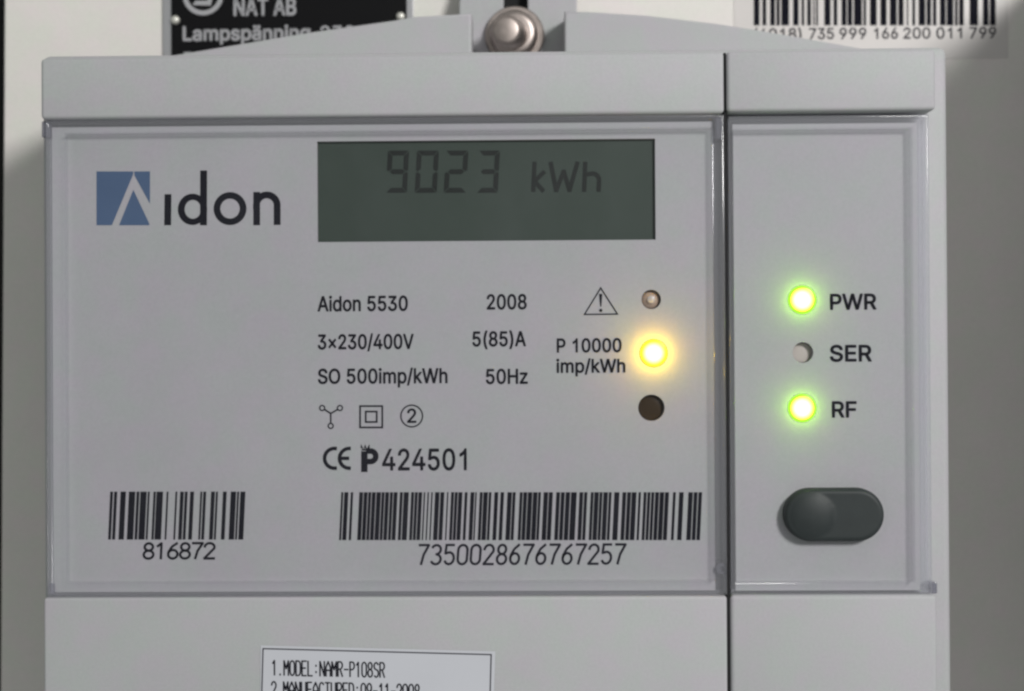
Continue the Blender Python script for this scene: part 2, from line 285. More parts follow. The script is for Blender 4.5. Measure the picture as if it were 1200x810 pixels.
# ------------------------------------------------------------------ lettering (outlines in 1/1000 em, cap height 509)
G = {
 "(":[273,[[[89,156,89,207,89,244],[93,283,101,324,108,364],[119,404,132,441,145,479],[160,511,177,539,196,539],[216,539,236,539,219,504],[204,467,191,428,178,389],[168,351,161,313,155,276],[151,240,151,207,151,176],[154,146,160,115,166,83],[176,51,188,16,201,-18],[217,-56,236,-96,216,-96],[196,-96,177,-96,148,-47],[126,3,111,55,97,106]]]],
 ")":[273,[[[57,-96,37,-96,57,-55],[73,-17,86,18,98,53],[107,85,113,116,119,147],[122,177,122,207,122,240],[118,276,112,313,105,351],[95,389,82,428,70,467],[55,504,37,539,57,539],[77,539,97,539,113,511],[128,479,142,441,155,404],[165,364,173,323,180,283],[184,244,184,207,184,156],[177,104,161,53,146,2],[125,-48,97,-96,77,-96]]]],
 "/":[249,[[[216,533,235,533,180,330],[126,127,71,-76,52,-76],[33,-76,14,-76,69,127],[124,330,178,533,197,533]]]],
 "0":[453,[[[264,-7,227,-7,189,-7],[157,3,130,24,103,45],[83,74,69,113,55,152],[48,199,48,254,48,309],[55,356,69,395,83,434],[104,464,130,484,157,505],[189,516,227,516,264,516],[296,505,323,484,350,464],[370,434,384,395,398,356],[405,309,405,254,405,199],[398,152,384,113,370,74],[350,45,323,24,297,3]],[[202,50,227,50,252,50],[273,58,290,74,308,90],[321,113,330,144,339,174],[344,211,344,254,344,297],[339,334,330,365,321,395],[308,419,290,435,273,451],[252,460,227,460,202,460],[180,451,163,435,146,419],[132,395,123,365,114,334],[109,297,109,254,109,211],[114,174,123,144,132,113],[146,90,163,74,180,58]]]],
 "1":[453,[[[256,0,236,0,236,133],[236,265,236,398,229,392],[223,387,216,381,197,369],[179,357,160,345,143,339],[127,332,110,326,110,347],[110,367,110,388,130,398],[150,408,170,418,189,433],[207,449,226,464,236,480],[245,495,255,511,269,511],[282,511,296,511,296,341],[296,170,296,0,276,0]]]],
 "2":[453,[[[172,0,64,0,64,16],[64,32,64,47,121,108],[177,168,234,229,254,249],[270,267,282,282,295,298],[304,313,311,327,317,341],[320,356,320,371,320,390],[316,405,308,419,299,432],[288,442,273,449,259,456],[242,460,224,460,204,460],[187,456,172,447,158,439],[147,428,139,413,131,399],[127,382,127,362,107,362],[86,362,66,362,66,392],[72,419,86,442,100,465],[119,483,143,496,167,509],[194,516,225,516,255,516],[282,509,306,497,329,484],[348,467,361,445,374,424],[381,399,381,372,381,354],[378,335,371,318,364,300],[353,280,336,259,319,237],[296,211,267,180,229,140],[191,100,153,60,153,59],[153,58,153,57,231,57],[310,57,389,57,389,38],[389,19,389,0,281,0]]]],
 "3":[453,[[[252,-7,218,-7,187,-7],[158,-1,133,10,107,21],[86,37,70,57,54,78],[46,103,44,132,66,132],[87,132,109,132,111,114],[117,99,126,87,136,75],[149,65,165,59,181,53],[199,50,219,50,239,50],[258,53,275,61,292,68],[305,79,315,93,324,107],[329,124,329,145,329,163],[325,181,316,196,307,212],[293,224,275,234,256,243],[231,248,201,248,186,248],[172,248,157,248,157,265],[157,282,157,299,200,349],[244,399,288,448,288,450],[288,451,288,452,215,452],[142,452,70,452,70,471],[70,490,70,509,171,509],[272,509,372,509,372,493],[372,477,372,461,319,400],[265,339,211,278,211,282],[211,285,211,289,249,293],[281,288,308,276,335,263],[356,246,371,222,386,199],[393,173,393,145,393,115],[385,89,370,66,355,43],[335,25,309,12,282,0]]]],
 "4":[453,[[[164,105,40,105,40,123],[40,141,40,158,109,275],[178,392,247,509,268,509],[289,509,311,509,243,394],[176,280,109,166,109,165],[109,164,109,163,210,163],[312,163,413,163,413,144],[413,125,413,105,289,105]],[[302,0,282,0,282,40],[282,81,282,121,282,130],[282,138,282,146,282,203],[282,260,282,318,302,318],[322,318,343,318,343,212],[343,106,343,0,322,0]]]],
 "5":[453,[[[254,-7,221,-7,191,-7],[164,-1,140,11,116,23],[97,39,83,60,69,81],[61,104,60,130,81,130],[101,130,122,130,124,115],[129,101,138,89,147,77],[159,67,173,60,188,53],[204,50,221,50,242,50],[260,55,276,64,292,74],[305,87,314,104,323,121],[328,141,328,162,328,184],[323,204,314,221,304,238],[291,252,275,262,258,272],[239,277,218,277,201,277],[184,274,167,268,151,263],[138,255,128,246,108,248],[88,250,67,253,77,338],[86,423,96,509,186,509],[276,509,366,509,366,490],[366,471,366,452,294,452],[222,452,151,452,145,402],[139,352,134,301,135,301],[135,301,136,301,147,311],[161,319,178,325,194,331],[211,334,229,334,253,334],[274,329,294,321,313,313],[331,301,345,285,359,270],[371,252,379,231,387,210],[391,188,391,163,391,130],[384,101,369,76,354,50],[334,30,309,15,283,1]]]],
 "6":[453,[[[258,-7,226,-7,195,-7],[167,0,142,15,118,29],[98,49,84,74,71,100],[64,129,64,162,64,186],[69,212,80,239,91,266],[110,300,137,340,176,396],[214,453,252,509,276,509],[299,509,322,509,265,426],[208,344,151,261,149,261],[147,261,145,261,150,271],[157,280,165,288,174,296],[184,302,196,307,207,312],[221,314,235,314,266,314],[293,308,316,295,339,282],[357,263,370,240,382,216],[389,189,389,157,389,125],[382,97,368,73,354,48],[334,28,310,14,286,0]],[[207,48,226,48,246,48],[264,53,279,63,294,72],[306,85,314,101,323,118],[327,136,327,157,327,178],[323,197,314,213,306,230],[294,242,279,251,264,261],[246,265,226,265,207,265],[189,261,174,252,159,243],[147,230,138,214,129,198],[125,179,125,158,125,137],[129,118,138,102,147,85],[159,72,174,63,189,53]]]],
 "7":[453,[[[120,0,97,0,172,149],[248,299,323,448,323,450],[323,451,323,452,236,452],[149,452,62,452,62,471],[62,490,62,509,172,509],[281,509,391,509,391,489],[391,469,391,449,315,299],[240,150,165,0,142,0]]]],
 "8":[453,[[[260,-7,226,-7,192,-7],[162,-1,136,11,109,24],[89,40,74,62,59,83],[52,108,52,135,52,157],[56,177,65,195,74,213],[86,229,101,241,116,253],[133,261,153,265,153,265],[153,266,153,267,128,273],[108,287,93,308,78,329],[70,353,70,380,70,406],[77,429,90,450,104,470],[122,486,146,498,169,510],[196,516,226,516,256,516],[283,510,306,498,329,486],[348,470,361,450,375,429],[382,406,382,380,382,353],[374,329,359,308,344,287],[325,273,300,267,300,266],[300,265,300,265,319,261],[336,253,351,241,366,229],[378,213,387,195,396,177],[401,157,401,135,401,108],[393,83,378,62,364,40],[343,24,317,11,291,-1]],[[204,49,226,49,249,49],[268,53,285,60,301,68],[314,78,323,91,332,105],[337,121,337,139,337,158],[332,174,322,189,313,203],[300,214,283,223,266,231],[247,235,226,235,205,235],[186,231,169,223,152,214],[139,203,130,189,120,174],[115,158,115,139,115,121],[120,105,129,91,138,78],[151,68,167,60,184,53]],[[208,290,226,290,244,290],[260,293,274,300,288,307],[299,318,307,330,315,343],[319,358,319,376,319,393],[315,407,308,420,300,433],[289,443,275,449,261,456],[245,460,226,460,208,460],[191,456,177,449,163,443],[152,433,145,420,137,407],[133,393,133,376,133,358],[137,343,145,330,152,318],[163,307,178,300,192,293]]]],
 "9":[453,[[[195,516,226,516,258,516],[286,508,310,494,335,480],[354,460,368,434,382,409],[389,380,389,347,389,323],[383,297,373,270,362,243],[343,209,315,168,277,112],[239,56,200,0,177,0],[154,0,130,0,187,83],[244,165,301,248,303,248],[305,248,307,248,303,238],[296,229,287,221,279,213],[269,207,257,202,245,197],[232,195,218,195,187,195],[160,201,137,214,114,227],[96,245,83,269,70,292],[64,320,64,352,64,384],[71,412,85,436,99,461],[118,480,143,494,167,508]],[[246,460,226,460,207,460],[189,456,174,446,159,437],[147,424,138,407,130,391],[125,372,125,352,125,330],[130,312,138,295,147,279],[159,266,174,257,189,248],[207,243,226,243,246,243],[263,248,279,257,294,266],[306,279,314,295,323,311],[327,330,327,350,327,372],[323,391,314,407,306,424],[294,437,279,446,264,456]]]],
 "A":[480,[[[39,0,16,0,78,170],[140,339,201,509,226,509],[251,509,276,509,338,339],[401,170,463,0,440,0],[418,0,395,0,359,101],[323,202,287,302,281,321],[273,344,264,372,255,400],[245,435,232,478,236,478],[241,478,245,478,233,435],[222,399,213,371,204,343],[196,320,191,302,155,202],[120,101,85,0,62,0]],[[197,142,110,142,110,161],[110,180,110,199,197,199],[283,199,370,199,370,180],[370,161,370,142,283,142]]]],
 "B":[456,[[[122,0,60,0,60,170],[60,339,60,509,120,509],[181,509,241,509,276,509],[306,503,329,491,352,479],[369,462,381,442,392,422],[398,399,398,374,398,352],[394,334,387,320,379,306],[369,294,356,286,344,277],[330,271,315,267,315,265],[315,264,315,262,331,261],[347,255,363,245,379,235],[392,221,402,203,413,185],[418,163,418,136,418,111],[412,87,400,67,388,46],[370,30,344,18,319,6],[287,0,247,0,184,0]],[[125,115,125,57,165,57],[205,57,245,57,284,57],[313,65,330,80,347,95],[355,114,355,137,355,154],[351,170,342,184,334,198],[321,209,306,218,290,227],[271,231,248,231,207,231],[166,231,125,231,125,173]],[[125,341,125,285,162,285],[200,285,238,285,257,285],[273,289,288,296,303,303],[315,313,323,326,332,339],[336,355,336,372,336,395],[328,414,313,429,297,444],[273,452,240,452,202,452],[163,452,125,452,125,396]]]],
 "E":[419,[[[165,0,60,0,60,170],[60,339,60,509,164,509],[268,509,372,509,372,490],[372,471,372,452,290,452],[207,452,125,452,125,396],[125,341,125,286,202,286],[278,286,355,286,355,267],[355,248,355,229,278,229],[202,229,125,229,125,172],[125,114,125,57,208,57],[292,57,375,57,375,38],[375,19,375,0,270,0]]]],
 "F":[410,[[[82,0,60,0,60,170],[60,339,60,509,163,509],[266,509,369,509,369,490],[369,471,369,452,288,452],[206,452,125,452,125,394],[125,336,125,278,198,278],[272,278,346,278,346,259],[346,240,346,221,272,221],[198,221,125,221,125,147],[125,74,125,0,103,0]]]],
 "H":[517,[[[82,0,60,0,60,170],[60,339,60,509,82,509],[103,509,125,509,125,435],[125,362,125,289,214,289],[303,289,392,289,392,362],[392,435,392,509,414,509],[435,509,457,509,457,339],[457,170,457,0,435,0],[414,0,392,0,392,77],[392,155,392,232,303,232],[214,232,125,232,125,155],[125,77,125,0,103,0]]]],
 "L":[393,[[[160,0,60,0,60,170],[60,339,60,509,82,509],[103,509,125,509,125,358],[125,208,125,57,203,57],[282,57,361,57,361,38],[361,19,361,0,261,0]]]],
 "N":[523,[[[82,0,60,0,60,170],[60,339,60,509,85,509],[111,509,136,509,205,400],[274,291,343,183,349,174],[355,164,363,151,370,138],[379,123,388,107,396,90],[405,73,414,55,411,55],[408,54,405,54,403,72],[401,90,401,108,400,126],[399,142,399,157,399,172],[399,185,399,195,399,300],[399,404,399,509,420,509],[442,509,463,509,463,339],[463,170,463,0,438,0],[412,0,387,0,325,97],[264,193,202,290,194,303],[186,316,177,331,169,345],[159,362,148,381,137,400],[123,424,108,452,111,453],[115,453,119,454,120,428],[121,405,122,384,123,362],[124,344,124,328,125,312],[125,300,125,291,125,194],[125,97,125,0,103,0]]]],
 "O":[533,[[[311,-7,267,-7,223,-7],[184,4,150,25,116,46],[90,76,70,115,50,154],[40,201,40,254,40,308],[50,354,70,393,90,432],[116,462,150,484,184,505],[223,516,267,516,311,516],[350,505,384,484,418,462],[444,432,464,393,483,354],[493,308,493,254,493,201],[483,154,464,115,444,76],[418,46,384,25,350,4]],[[236,53,267,53,297,53],[325,61,349,76,374,91],[394,114,408,144,423,174],[430,211,430,254,430,298],[423,335,408,365,394,395],[374,417,349,433,325,448],[297,456,267,456,236,456],[209,448,184,433,159,417],[140,394,125,364,111,334],[103,297,103,254,103,211],[111,174,125,144,140,114],[159,92,184,76,209,61]]]],
 "P":[445,[[[82,0,60,0,60,170],[60,339,60,509,118,509],[177,509,235,509,274,509],[307,502,332,487,358,473],[377,454,390,430,402,405],[409,378,409,348,409,317],[402,290,390,265,377,241],[358,222,332,207,307,193],[274,186,235,186,193,186],[151,186,109,186,109,205],[109,224,109,242,150,242],[191,242,233,242,259,242],[281,247,297,256,313,265],[325,278,333,294,341,310],[344,328,344,348,344,368],[341,386,333,402,325,417],[313,430,297,439,280,448],[259,452,232,452,196,452],[160,452,125,452,125,301],[125,151,125,0,103,0]]]],
 "R":[449,[[[82,0,60,0,60,170],[60,339,60,509,119,509],[177,509,236,509,275,509],[307,502,333,489,359,475],[378,457,390,433,403,410],[409,382,409,352,409,321],[403,295,390,271,378,248],[359,230,333,217,307,204],[275,198,236,198,189,198],[143,198,96,198,96,217],[96,236,96,255,142,255],[188,255,234,255,260,255],[281,259,298,267,314,275],[326,286,334,300,341,315],[345,332,345,352,345,372],[341,390,334,405,326,420],[314,431,298,440,281,448],[259,452,233,452,197,452],[161,452,125,452,125,301],[125,151,125,0,103,0]],[[378,0,353,0,312,76],[271,153,230,229,254,229],[279,229,303,229,344,153],[386,76,428,0,403,0]]]],
 "S":[447,[[[263,-9,224,-9,187,-9],[155,-3,128,9,100,21],[79,38,64,60,49,82],[40,107,38,137,60,137],[82,137,104,137,106,117],[112,101,123,88,134,75],[149,65,166,59,184,52],[203,49,224,49,247,49],[268,53,286,60,304,68],[319,78,329,92,340,105],[346,121,346,139,346,155],[341,169,332,179,323,189],[311,198,296,205,281,211],[264,217,245,222,224,228],[204,234,184,239,142,251],[109,268,86,289,63,311],[52,339,52,372,52,401],[60,426,75,448,90,469],[111,486,138,498,164,510],[194,516,227,516,261,516],[290,510,316,498,342,486],[362,469,377,449,392,428],[400,404,401,378,380,378],[358,378,337,378,335,403],[323,423,302,437,281,451],[256,459,225,459,203,459],[184,455,167,448,151,441],[138,431,129,418,120,406],[115,391,115,376,115,358],[120,344,131,334,142,323],[154,314,169,308,184,302],[199,297,212,293,230,289],[247,284,264,279,279,275],[295,270,312,264,328,257],[344,248,359,238,373,227],[385,214,395,198,404,181],[408,162,408,139,408,111],[401,86,386,64,372,41],[351,24,323,11,296,-2]]]],
 "T":[449,[[[85,452,32,452,32,471],[32,490,32,509,160,509],[288,509,417,509,417,490],[417,471,417,452,363,452],[310,452,257,452,257,301],[257,151,257,0,235,0],[214,0,193,0,193,151],[193,301,193,452,139,452]]]],
 "V":[480,[[[229,0,204,0,141,170],[79,339,16,509,39,509],[62,509,84,509,120,408],[156,307,192,206,198,189],[206,166,215,137,224,109],[235,73,248,31,243,31],[239,31,235,31,247,74],[258,110,267,138,276,166],[284,189,290,206,325,307],[360,408,395,509,417,509],[440,509,463,509,401,339],[340,170,278,0,253,0]]]],
 "W":[686,[[[180,0,155,0,109,170],[63,339,16,509,38,509],[60,509,82,509,109,404],[136,300,163,196,168,179],[172,163,175,145,179,128],[183,111,187,94,190,76],[194,58,197,40,194,40],[192,40,189,40,193,58],[196,76,200,94,203,111],[207,128,211,145,215,163],[220,179,224,196,251,300],[279,404,306,509,331,509],[355,509,380,509,407,404],[434,300,462,196,466,179],[470,163,474,145,478,128],[482,111,486,94,490,76],[494,58,497,40,494,40],[491,40,488,40,492,58],[495,76,499,94,502,111],[506,128,510,145,515,163],[519,179,523,196,550,300],[576,404,603,509,625,509],[647,509,670,509,623,339],[577,170,530,0,505,0],[480,0,455,0,426,108],[397,215,368,323,362,344],[357,367,351,391,346,416],[341,444,336,475,341,475],[345,475,350,475,345,445],[340,419,335,395,330,371],[324,347,318,323,289,215],[260,108,230,0,205,0]]]],
 "a":[389,[[[182,-9,160,-9,136,-9],[114,-4,94,5,75,14],[59,27,48,45,36,62],[30,83,30,108,30,130],[35,147,43,161,52,175],[63,185,78,193,92,201],[108,207,125,211,143,215],[160,218,178,220,201,223],[219,225,234,227,248,228],[258,231,265,235,272,239],[276,245,276,255,276,255],[276,256,276,257,276,272],[273,286,267,297,261,308],[252,316,240,322,228,328],[213,331,196,331,178,331],[162,328,149,322,136,317],[126,309,118,301,110,292],[104,283,100,274,80,280],[61,285,41,291,50,314],[62,332,79,346,95,360],[113,369,133,375,153,381],[173,384,194,384,208,384],[223,383,239,379,255,376],[271,370,286,360,301,351],[313,338,322,320,332,303],[337,280,337,251,337,168],[337,84,337,0,317,0],[297,0,277,0,277,17],[277,35,277,52,275,52],[274,52,272,52,268,43],[261,34,252,25,243,15],[230,7,215,1,200,-5]],[[155,45,170,45,193,45],[212,50,228,59,243,68],[255,79,263,93,271,107],[276,122,276,138,276,155],[276,173,276,190,273,187],[268,184,259,182,251,180],[242,178,231,176,221,174],[210,172,200,171,190,170],[182,169,175,168,161,166],[147,163,134,159,121,154],[111,148,103,139,96,131],[92,119,92,105,92,92],[95,81,102,72,109,63],[118,57,130,52,142,48]]]],
 "d":[424,[[[219,-8,195,-8,164,-8],[136,0,111,16,87,32],[68,55,55,84,41,114],[34,149,34,189,34,229],[41,263,55,293,69,322],[88,345,112,361,136,376],[164,384,196,384,219,384],[238,381,253,373,268,365],[279,356,287,346,296,336],[302,327,306,319,308,319],[309,319,311,319,311,382],[311,446,311,509,331,509],[351,509,372,509,372,339],[372,170,372,0,352,0],[332,0,313,0,313,20],[313,39,313,59,311,59],[309,59,307,59,302,51],[295,42,287,31,278,21],[267,12,252,4,238,-4]],[[181,47,205,47,227,47],[247,53,263,65,279,77],[291,94,299,115,308,136],[312,161,312,189,312,217],[308,242,300,263,292,284],[279,300,263,312,247,324],[228,330,205,330,181,330],[161,324,145,311,129,299],[116,282,108,261,100,240],[96,216,96,189,96,162],[100,138,109,117,117,95],[129,78,145,66,161,53]]]],
 "g":[425,[[[238,-151,207,-151,179,-151],[155,-147,134,-140,113,-132],[96,-123,82,-110,69,-98],[58,-84,51,-69,67,-60],[84,-50,101,-41,107,-49],[113,-57,122,-66,130,-75],[141,-82,154,-88,168,-94],[186,-97,207,-97,238,-97],[263,-90,282,-75,302,-60],[311,-37,311,-6,311,19],[311,44,311,68,310,68],[308,68,306,68,301,60],[295,51,287,41,278,32],[267,23,252,16,238,8],[219,5,195,5,164,5],[137,12,113,27,88,41],[69,62,55,90,41,118],[34,152,34,191,34,230],[41,264,55,293,69,322],[88,345,112,361,137,376],[165,384,196,384,220,384],[239,381,253,373,268,365],[280,356,288,346,297,336],[303,327,308,319,309,319],[311,319,313,319,313,339],[313,359,313,379,333,379],[353,379,372,379,372,250],[372,121,372,-9,372,-42],[365,-69,350,-90,335,-111],[316,-126,291,-136,266,-146]],[[181,59,205,59,228,59],[248,64,264,75,280,86],[292,101,300,121,308,141],[312,165,312,193,312,220],[308,243,300,264,292,284],[280,301,264,312,248,324],[228,330,205,330,181,330],[161,324,145,312,129,299],[117,283,109,262,100,242],[96,219,96,193,96,166],[100,143,109,123,117,103],[129,87,145,76,162,65]]]],
 "h":[410,[[[114,249,114,227,114,151],[114,76,114,0,93,0],[73,0,53,0,53,170],[53,339,53,509,73,509],[93,509,114,509,114,435],[114,361,114,287,110,287],[106,287,102,287,114,322],[131,347,152,362,174,377],[199,384,227,384,253,384],[276,379,295,369,315,358],[330,342,341,321,352,299],[357,273,357,240,357,160],[357,80,357,0,337,0],[316,0,296,0,296,78],[296,157,296,235,296,265],[288,288,273,304,258,321],[237,329,210,329,192,329],[175,325,161,317,146,309],[135,298,126,283,118,267]]]],
 "i":[167,[[[73,0,53,0,53,126],[53,253,53,379,73,379],[93,379,114,379,114,253],[114,126,114,0,93,0]],[[95,443,84,443,72,443],[62,447,54,455,45,462],[41,472,41,483,41,494],[45,504,54,512,62,520],[72,524,84,524,95,524],[106,520,114,512,122,504],[126,494,126,483,126,472],[122,462,114,455,106,447]]]],
 "k":[381,[[[132,158,110,137,110,162],[110,187,110,212,113,212],[117,212,121,212,175,268],[230,323,284,379,310,379],[335,379,360,379,301,319],[243,259,184,199,182,199],[179,199,177,199,155,178]],[[73,0,53,0,53,170],[53,339,53,509,73,509],[93,509,114,509,114,339],[114,170,114,0,93,0]],[[320,0,294,0,245,62],[197,124,148,186,162,200],[177,214,191,229,252,152],[312,76,372,0,346,0]]]],
 "m":[610,[[[73,0,53,0,53,126],[53,253,53,379,72,379],[92,379,112,379,112,351],[112,323,112,295,111,295],[109,295,108,295,113,316],[121,332,132,346,144,359],[157,369,172,376,187,383],[203,386,219,386,247,386],[270,378,287,361,305,344],[316,322,321,295,318,295],[315,295,312,295,317,313],[325,329,337,343,349,357],[364,367,381,375,398,382],[416,386,437,386,459,386],[479,381,497,372,515,362],[530,348,541,328,551,309],[557,285,557,255,557,170],[557,85,557,0,536,0],[516,0,496,0,496,85],[496,169,496,254,496,281],[488,301,473,313,457,325],[439,330,419,330,402,330],[387,327,374,320,362,313],[352,303,345,290,339,278],[335,263,335,247,335,165],[335,82,335,0,315,0],[295,0,274,0,274,87],[274,173,274,260,274,281],[267,298,253,311,239,324],[221,330,199,330,185,330],[171,327,158,320,144,313],[134,303,126,289,118,276],[114,258,114,238,114,159],[114,79,114,0,93,0]]]],
 "n":[410,[[[114,249,114,227,114,151],[114,76,114,0,93,0],[73,0,53,0,53,126],[53,253,53,379,72,379],[92,379,112,379,112,349],[112,318,112,287,109,287],[106,287,102,287,114,322],[131,347,152,362,174,377],[199,384,227,384,253,384],[276,379,295,369,314,358],[330,342,341,321,352,299],[357,273,357,240,357,160],[357,80,357,0,337,0],[316,0,296,0,296,78],[296,157,296,235,296,265],[288,288,273,304,258,321],[237,329,210,329,192,329],[175,325,161,317,146,309],[135,298,126,283,118,267]]]],
 "o":[415,[[[242,-8,207,-8,173,-8],[143,0,117,16,91,33],[71,56,56,85,41,114],[34,149,34,187,34,227],[41,262,56,291,71,321],[91,343,117,360,143,376],[173,384,207,384,242,384],[273,376,299,360,325,343],[345,321,359,291,374,262],[381,227,381,187,381,149],[374,114,359,85,345,56],[325,33,299,16,273,0]],[[182,46,207,46,233,46],[254,53,270,66,287,79],[299,96,307,117,315,139],[319,162,319,187,319,213],[315,236,307,258,299,280],[287,297,270,310,254,323],[233,330,207,330,182,330],[161,323,145,310,129,297],[116,280,108,258,100,237],[96,213,96,187,96,162],[100,139,108,117,116,96],[129,79,145,66,161,53]]]],
 "p":[424,[[[73,-143,53,-143,53,31],[53,205,53,379,72,379],[92,379,112,379,112,359],[112,339,112,319,114,319],[116,319,118,319,123,327],[129,336,137,346,145,356],[157,365,171,373,186,381],[205,384,229,384,261,384],[289,376,313,361,337,345],[356,322,370,293,383,263],[390,229,390,189,390,149],[383,114,370,84,356,55],[337,32,313,16,289,0],[261,-8,229,-8,206,-8],[187,-4,173,4,158,12],[146,21,138,31,130,42],[123,51,118,59,117,59],[115,59,114,59,114,-8],[114,-76,114,-143,93,-143]],[[197,47,220,47,244,47],[263,53,279,66,295,78],[308,95,316,117,324,138],[328,162,328,189,328,216],[324,240,316,261,308,282],[296,299,280,311,264,324],[244,330,220,330,197,330],[177,324,161,312,145,300],[133,284,125,263,117,242],[113,217,113,189,113,161],[117,136,125,115,133,94],[146,77,162,65,178,53]]]],
 "s":[365,[[[211,-8,182,-8,156,-8],[133,-4,112,3,92,11],[75,23,62,38,49,53],[40,72,36,94,55,98],[74,102,94,107,99,86],[109,70,124,60,139,50],[158,45,181,45,208,45],[229,51,244,62,260,74],[268,87,268,103,268,116],[263,127,254,136,245,144],[231,151,212,155,191,160],[170,165,149,170,115,178],[89,191,72,208,55,225],[47,247,47,274,47,296],[53,315,65,332,77,348],[94,361,115,370,136,380],[160,384,187,384,213,384],[235,380,254,372,272,365],[287,353,299,339,310,325],[319,309,324,290,305,286],[287,281,268,277,263,292],[255,304,243,316,230,327],[212,333,187,333,165,333],[146,327,131,317,116,306],[109,293,109,277,109,263],[114,252,124,243,134,235],[150,228,172,223,191,218],[210,214,229,209,264,201],[290,188,306,171,323,154],[331,133,331,107,331,84],[325,64,312,47,300,30],[282,16,260,6,237,-3]]]],
 "z":[380,[[[141,0,42,0,42,15],[42,30,42,46,112,137],[183,228,254,320,254,321],[254,322,254,323,185,323],[117,323,48,323,48,342],[48,361,48,379,143,379],[238,379,333,379,333,363],[333,347,333,331,264,241],[195,150,126,60,126,59],[126,58,126,56,197,56],[268,56,339,56,339,38],[339,19,339,0,240,0]]]],
 "×":[453,[[[361,51,348,38,254,132],[160,226,67,320,80,333],[93,346,106,360,200,266],[294,172,387,78,374,65]],[[200,132,106,38,93,51],[80,65,67,78,160,172],[254,266,348,360,361,346],[374,333,387,320,294,226]]]],
 "ä":[389,[[[182,-9,160,-9,136,-9],[114,-4,94,5,75,14],[59,27,48,45,36,62],[30,83,30,108,30,130],[35,147,43,161,52,175],[63,185,78,193,92,201],[108,207,125,211,143,215],[160,218,178,220,201,223],[219,225,234,227,248,228],[258,231,265,235,272,239],[276,245,276,255,276,255],[276,256,276,257,276,272],[273,286,267,297,261,308],[252,316,240,322,228,328],[213,331,196,331,178,331],[162,328,149,322,136,317],[126,309,118,301,110,292],[104,283,100,274,80,280],[61,285,41,291,50,314],[62,332,79,346,95,360],[113,369,133,375,153,381],[173,384,194,384,208,384],[223,383,239,379,255,376],[271,370,286,360,301,351],[313,338,322,320,332,303],[337,280,337,251,337,168],[337,84,337,0,317,0],[297,0,277,0,277,17],[277,35,277,52,275,52],[274,52,272,52,268,43],[261,34,252,25,243,15],[230,7,215,1,200,-5]],[[155,45,170,45,193,45],[212,50,228,59,243,68],[255,79,263,93,271,107],[276,122,276,138,276,155],[276,173,276,190,273,187],[268,184,259,182,251,180],[242,178,231,176,221,174],[210,172,200,171,190,170],[182,169,175,168,161,166],[147,163,134,159,121,154],[111,148,103,139,96,131],[92,119,92,105,92,92],[95,81,102,72,109,63],[118,57,130,52,142,48]],[[272,443,261,443,250,443],[240,447,233,455,225,462],[221,472,221,483,221,494],[225,504,233,512,240,519],[250,523,261,523,272,523],[282,519,290,512,298,504],[301,494,301,483,301,472],[298,462,290,455,282,447]],[[129,443,117,443,106,443],[97,447,89,455,81,462],[77,472,77,483,77,494],[81,504,89,512,97,519],[106,523,117,523,129,523],[138,519,146,512,154,504],[158,494,158,483,158,472],[154,462,146,455,138,447]]]]}
def line_width(s, gap): return sum((G[c][0] if c != ' ' else 205) + gap for c in s) - gap
def text(name, s, x0, x1, base, cap, d, m, parent, bold=0.0, gap=0.0, ybase1=None):
    """one printed line: left / right edge, baseline and cap height as seen on plane d"""
    beg = G[s[0]]; end = G[s[-1]]
    lsb = min(q[2] for sp in beg[1] for q in sp); rsb = end[0] - max(q[2] for sp in end[1] for q in sp)
    tot = line_width(s, gap) - lsb - rsb
    u0, v0 = P(x0, base, d); u1, v1 = P(x1, base if ybase1 is None else ybase1, d)
    kx = (u1 - u0) / tot; ky = cap * (F - d) / F / 509.0; sl = (v1 - v0) / (u1 - u0) if ybase1 is not None else 0.0
    if ybase1 is None: v0 = (v0 + v1) / 2
    bz = []; layers = [[], [], []]; x = -lsb
    tr = lambda a, c_: (u0 + a * kx, v0 + c_ * ky + sl * a * kx)
    area2 = lambda sp: sum(p[2] * q[3] - q[2] * p[3] for p, q in zip(sp, sp[1:] + sp[:1]))
    for c in s:
        if c != ' ':
            sg = [area2(sp) for sp in G[c][1]]; big = max(sg, key=abs); k = -1
            for sp, ar in zip(G[c][1], sg):            # crossing strokes of one glyph go to separate layers
                cs = [(*tr(x + q[0], q[1]), *tr(x + q[2], q[3]), *tr(x + q[4], q[5])) for q in sp]
                bz.append(cs)
                if ar * big > 0: k += 1
                layers[min(max(k, 0) if ar * big > 0 else 0, 2)].append(cs)
        x += (G[c][0] if c != ' ' else 205) + gap
    bm = bmesh.new()
    for i, ly in enumerate(layers):
        if not ly: continue
        m1 = curve_mesh(None, d + 0.25 + 0.03 * i, d + 0.25 + 0.03 * i, beziers=ly, res=3); bm.from_mesh(m1); bpy.data.meshes.remove(m1)
    me = bpy.data.meshes.new('m')
    if bold:                                     # heavier stroke: a fine border round every outline
        for sp in bz:
            pts = []
            for a, c in zip(sp, sp[1:] + sp[:1]):
                p0, p1, p2, p3 = Vector(a[2:4]), Vector(a[4:6]), Vector(c[0:2]), Vector(c[2:4])
                for i in range(3):
                    t = i / 3; q = p0 * (1 - t) ** 3 + p1 * 3 * t * (1 - t) ** 2 + p2 * 3 * t * t * (1 - t) + p3 * t ** 3
                    if not pts or (q - pts[-1]).length > 0.02: pts.append(q)
            if (pts[0] - pts[-1]).length < 0.02: pts.pop()
            for f in ribbon(pts, 2 * bold, True, 1.1): bm.faces.new([bm.verts.new((p.x, p.y, d + 0.36)) for p in f])
    bm.to_mesh(me); bm.free()
    return obj(name, me, m, parent)

